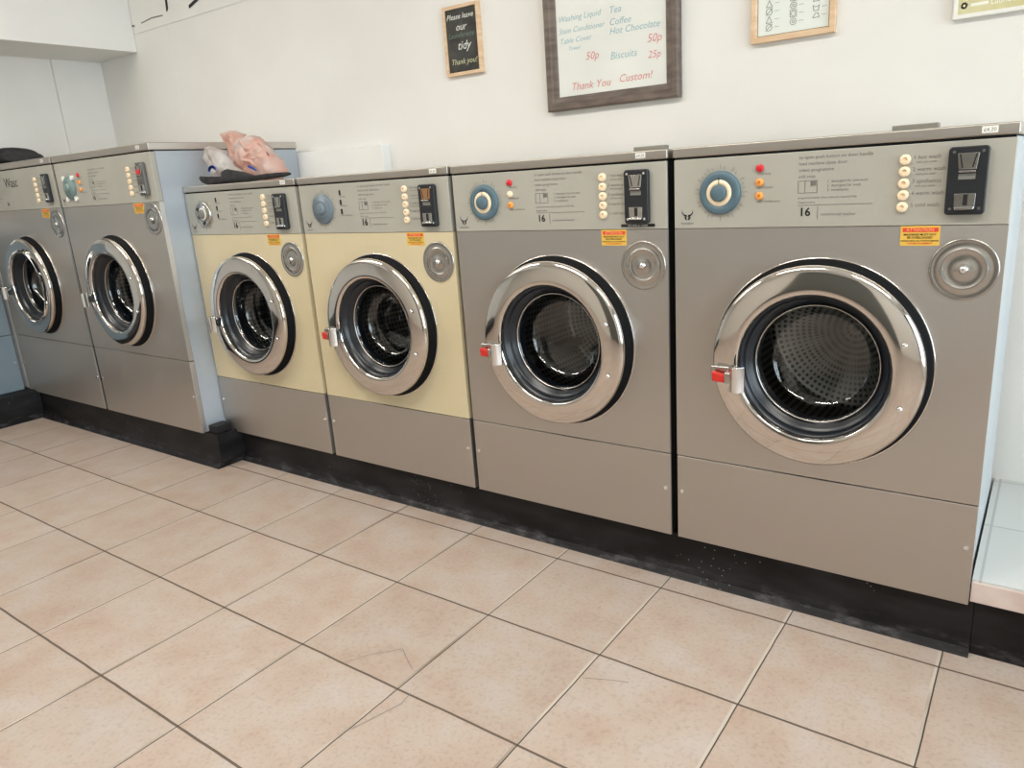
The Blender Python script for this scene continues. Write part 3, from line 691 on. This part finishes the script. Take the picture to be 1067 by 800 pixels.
rel(text_obj('blue_writing', [('Tea', -0.194, 1.565, 0.030), ('Coffee', -0.194, 1.530, 0.029), ('Hot Chocolate', -0.194, 1.503, 0.029), ('Biscuits', -0.194, 1.429, 0.032)], yb, 'bluemark', wb, **HW), wb)
rel(text_obj('red_writing', [('50p', -0.062, 1.462, 0.034)], yb, 'redmark', wb, **HW), wb)
rel(text_obj('red_writing', [('50p', -0.285, 1.440, 0.034)], yb, 'redmark', wb, **HW), wb)
rel(text_obj('red_writing', [('25p', -0.060, 1.416, 0.030)], yb, 'redmark', wb, **HW), wb)
rel(text_obj('red_writing', [('Thank You', -0.345, 1.352, 0.034), ('Custom!', -0.165, 1.357, 0.034)], yb, 'redmark', wb, **HW), wb)
# chalkboard
x0, x1, z0, z1 = -0.884, -0.716, 1.457, 1.694
cbd = thing('chalkboard', 'small chalkboard in a light wooden frame asking to keep the place tidy', 'chalkboard', ((x0+x1)/2, YW, z0))
rel(obj('frame', frame_bm(x0, x1, z0, z1, 0.012, 0.602, YW, [(0, YW), (0, 0.603), (0.001, 0.602), (0.011, 0.602), (0.012, 0.603), (0.012, YW)]), 'woodlight'), cbd)
rel(obj('board', B(x0+0.011, x1-0.011, 0.608, 0.618, z0+0.011, z1-0.011), 'chalkboard'), cbd)
rel(text_obj('white_writing', [('Please leave', -0.868, 1.648, 0.026), ('our', -0.828, 1.610, 0.034), ('tidy', -0.826, 1.545, 0.041)], 0.6074, 'chalk', cbd, shear=0.3, off=0.006), cbd)
rel(text_obj('green_writing', [('Launderette', -0.866, 1.586, 0.025)], 0.6074, 'chalkgreen', cbd, shear=0.3, off=0.004), cbd)
rel(text_obj('yellow_writing', [('Thank you!', -0.862, 1.496, 0.027)], 0.6074, 'chalkyellow', cbd, shear=0.3, off=0.004), cbd)
# framed symbol chart
x0, x1, z0, z1 = 0.268, 0.498, 1.409, 1.735
ch = thing('framed_chart', 'light wood framed chart of black laundry symbols hanging right of the whiteboard', 'framed chart', ((x0+x1)/2, YW, z0))
rel(obj('frame', frame_bm(x0, x1, z0, z1, 0.017, 0.600, YW, [(0, YW), (0, 0.601), (0.001, 0.600), (0.013, 0.600), (0.0145, 0.602), (0.017, 0.606), (0.017, YW)]), 'woodlight'), ch)
rel(obj('chart_border', B(x0+0.016, x1-0.016, 0.610, 0.618, z0+0.016, z1-0.016), 'inkdark'), ch)
rel(obj('chart', B(x0+0.0185, x1-0.0185, 0.6085, 0.611, z0+0.0185, z1-0.0185), 'certpaper'), ch)
bm = bmesh.new(); yc = 0.6083
def circ(x, z, r, n=14): return [(x+r*math.cos(2*PI*i/n), z+r*math.sin(2*PI*i/n)) for i in range(n+1)]
for ci, xx in enumerate((0.318, 0.385, 0.446)):
    for ri in range(12):
        zz = 1.447 + 0.0205*ri + 0.006*ci; r = 0.0085; kk = (ci*5 + ri*3) % 6
        if kk == 0: stroke(bm, circ(xx, zz, r), 0.0013, yc); stroke(bm, [(xx-r, zz-r), (xx+r, zz+r)], 0.0013, yc)
        elif kk == 1: stroke(bm, [(xx-r, zz+r*.7), (xx-r*.7, zz-r), (xx+r*.7, zz-r), (xx+r, zz+r*.7)], 0.0013, yc); stroke(bm, [(xx-r, zz+r*.4), (xx, zz+r*.1), (xx+r, zz+r*.4)], 0.001, yc)
        elif kk == 2: stroke(bm, [(xx-r, zz-r), (xx+r, zz-r), (xx+r, zz+r), (xx-r, zz+r), (xx-r, zz-r)], 0.0013, yc); stroke(bm, circ(xx, zz, r*.7), 0.001, yc)
        elif kk == 3: stroke(bm, [(xx-r, zz-r), (xx+r, zz-r), (xx, zz+r), (xx-r, zz-r)], 0.0013, yc)
        elif kk == 4: stroke(bm, [(xx-r, zz-r*.6), (xx+r, zz-r*.6), (xx+r*.7, zz+r*.6), (xx-r*.2, zz+r*.6), (xx-r, zz-r*.6)], 0.0013, yc)
        else: stroke(bm, circ(xx, zz, r), 0.0013, yc); stroke(bm, circ(xx, zz, r*.4), 0.0013, yc)
        stroke(bm, [(xx+0.015, zz), (xx+0.028, zz)], 0.0008, yc)
rel(obj('chart_symbols', bm, 'ink'), ch)
# olive poster
x0, x1, z0, z1 = 0.779, 1.32, 1.394, 1.80
po = thing('framed_poster', 'olive green poster in a thin white frame at the top right corner', 'poster', ((x0+x1)/2, YW, z0))
rel(obj('frame', frame_bm(x0, x1, z0, z1, 0.010, 0.603, YW, [(0, YW), (0, 0.604), (0.001, 0.603), (0.009, 0.603), (0.010, 0.604), (0.010, YW)]), 'paper'), po)
rel(obj('poster', B(x0+0.009, x1-0.009, 0.608, 0.618, z0+0.009, z1-0.009), 'olive'), po)
bm = bmesh.new(); stroke(bm, circ(0.802, 1.4235, 0.0055, 18), 0.0045, 0.6078)
stroke(bm, [(0.818, 1.4225), (0.852, 1.4235)], 0.007, 0.6078)
rel(obj('poster_emblem', bm, 'whiteprint'), po)
rel(text_obj('poster_lettering', [('Launderette', 0.858, 1.418, 0.018)], 0.6076, 'whiteprint', po), po)
# dark wall lettering, cut off by the top edge
bm = bmesh.new()
prism_y(bm, [(-2.652, 1.972), (-2.640, 2.12), (-2.628, 2.12), (-2.640, 1.985)], YW-0.009, YW-0.0045)
prism_y(bm, [(-2.460, 1.955), (-2.375, 1.978), (-2.375, 1.990), (-2.42, 1.978), (-2.458, 1.968)], YW-0.009, YW-0.0045)
prism_y(bm, [(-2.372, 1.990), (-2.330, 1.998), (-2.30, 2.06), (-2.318, 2.06), (-2.345, 2.010)], YW-0.009, YW-0.0045)
tag(obj('wall_lettering', bm, 'inkdark'), 'black strokes of lettering on the back wall above the tall machines, cut off at top', 'lettering')

# ---------------------------------------------------------------- bags and cloths
def catmull(pts, sub=4):
    n = len(pts); out = []
    for i in range(n):
        p0, p1, p2, p3 = (Vector(pts[(i+k-1) % n]) for k in range(4))
        for j in range(sub):
            t = j/sub
            out.append(0.5*((2*p1) + (-p0+p2)*t + (2*p0-5*p1+4*p2-p3)*t*t + (-p0+3*p1-3*p2+p3)*t**3))
    return out
def pillow(pts, yc, th, seed, amp, freq, rings=12, zmin=None, lean=0.0):
    o = catmull(pts); c = sum(o, Vector((0, 0)))/len(o); bm = bmesh.new(); off = Vector((seed*7.3, seed*3.1, seed))
    def V(s, p, side):
        q = c + (p-c)*s; t = th*math.sqrt(max(0, 1-s**2.6))
        y = yc + side*t
        v = Vector((q.x, y, q.y))
        nn = noise.noise_vector(v*freq+off)*amp*(0.35+0.65*min(1, (1-s)*5+0.25)) + noise.noise_vector(v*freq*2.7+off)*amp*0.4
        r = abs(noise.noise(v*freq*1.3+off))
        v += nn + Vector((0, side*r*amp*1.5, 0))
        if zmin is not None: v.z = max(v.z, zmin)
        v.y += lean*(q.y-(zmin or 0))
        return v
    edge = [bm.verts.new(V(1, p, 0)) for p in o]
    for side in (-1, 1):
        prev = edge
        for k in range(1, rings):
            s = 1-k/rings; s = s**0.8
            ring = [bm.verts.new(V(s, p, side)) for p in o]
            for i in range(len(o)): j = (i+1) % len(o); bm.faces.new((prev[i], prev[j], ring[j], ring[i]))
            prev = ring
        cv = bm.verts.new(V(0, c, side))
        for i in range(len(o)): j = (i+1) % len(o); bm.faces.new((prev[i], prev[j], cv))
    return bm
SC = lambda P, y: [(1.049+(x-1.049)*(1.675+y)/1.825, 1.087+(z-1.087)*(1.675+y)/1.825) for x, z in P]
LT = 1.1265
orange = SC([(-1.729, 1.247), (-1.745, 1.290), (-1.760, 1.322), (-1.705, 1.336), (-1.664, 1.308), (-1.585, 1.303), (-1.532, 1.274), (-1.492, 1.238), (-1.455, 1.204), (-1.425, 1.155), (-1.48, 1.132), (-1.62, 1.132), (-1.675, 1.185)], 0.10)
white = SC([(-1.829, 1.265), (-1.794, 1.275), (-1.737, 1.264), (-1.692, 1.237), (-1.645, 1.190), (-1.615, 1.158), (-1.64, 1.130), (-1.74, 1.128), (-1.795, 1.170)], 0.07)
t = obj('plastic_bag', pillow(orange, 0.170, 0.038, 3, 0.020, 19, zmin=LT, rings=20), 'bagorange', smooth=True)
tag(t, 'crumpled pale orange plastic carrier bag heaped on the left cream machine', 'plastic bag')
bm = bmesh.new(); prism_y(bm, [(-1.425, 1.180), (-1.385, 1.166), (-1.375, 1.162), (-1.390, 1.176), (-1.42, 1.187)], 0.066, 0.070); obj('bag_logo', bm, 'bluelogo', t)
t = obj('plastic_bag', pillow(white, 0.080, 0.022, 8, 0.013, 20, zmin=LT, rings=18), 'bagwhite', smooth=True)
tag(t, 'crumpled white plastic bag with a blue mark, left of the orange bag', 'plastic bag')
bm = bmesh.new(); A = [(-1.598+0.026*math.cos(a), 1.166+0.026*math.sin(a)) for a in [PI*0.25+PI*0.6*i/8 for i in range(9)]]; stroke(bm, A, 0.010, 0.036, 0.004); obj('bag_logo', bm, 'bluelogo', t)
cl = [(-1.66, 1.160), (-1.60, 1.150), (-1.535, 1.146), (-1.520, 1.168), (-1.495, 1.176), (-1.46, 1.174), (-1.38, 1.160), (-1.30, 1.144), (-1.20, 1.145), (-1.14, 1.149), (-1.12, 1.140), (-1.16, 1.134), (-1.30, 1.129), (-1.45, 1.127), (-1.62, 1.128), (-1.67, 1.148)]
t = obj('black_cloth', pillow(cl, 0.020, 0.016, 5, 0.003, 18, zmin=LT), 'cloth', smooth=True)
tag(t, 'black cloth lying under the plastic bags on the left cream machine', 'cloth')
bk = [(-3.33, 1.295), (-3.33, 1.36), (-3.26, 1.376), (-3.19, 1.352), (-3.12, 1.335), (-3.085, 1.318), (-3.07, 1.295)]
t = obj('dark_bag', pillow(bk, 0.03, 0.09, 2, 0.008, 10, zmin=1.2935), 'cloth', smooth=True)
tag(t, 'dark cloth bag on top of the far left tall machine', 'bag')
# black foot bracket at the bottom of the tall machine's side
bm = bmesh.new(); box(bm, -1.757, -1.700, -0.080, -0.012, 0.1412, 0.172)
tag(obj('foot_bracket', bm, 'plinth', bevel=0.003), 'small black bracket on the plinth between tall steel and cream machine', 'bracket')

# cracks in two floor tiles
fl = bpy.data.objects['floor']
def crack(pts):
    bm = bmesh.new()
    for a, b in zip(pts[:-1], pts[1:]):
        d = Vector((b[0]-a[0], b[1]-a[1])); n = Vector((-d.y, d.x)).normalized()*0.0009
        vs = [bm.verts.new((p[0]+s*n.x, p[1]+s*n.y, 0.0003)) for p, s in ((a, -1), (b, -1), (b, 1), (a, 1))]; bm.faces.new(vs)
    obj('tile_crack', bm, 'ink', fl)
CRACKS = [[(-0.233, -0.718), (-0.205, -0.668), (-0.149, -0.61)], [(-0.146, -0.613), (-0.12, -0.63), (-0.075, -0.655)], [(-0.051, -0.866), (-0.03, -0.805), (-0.014, -0.754), (-0.02, -0.718)], [(0.282, -0.483), (0.347, -0.456), (0.378, -0.446)]]
for c_ in CRACKS: crack(c_)
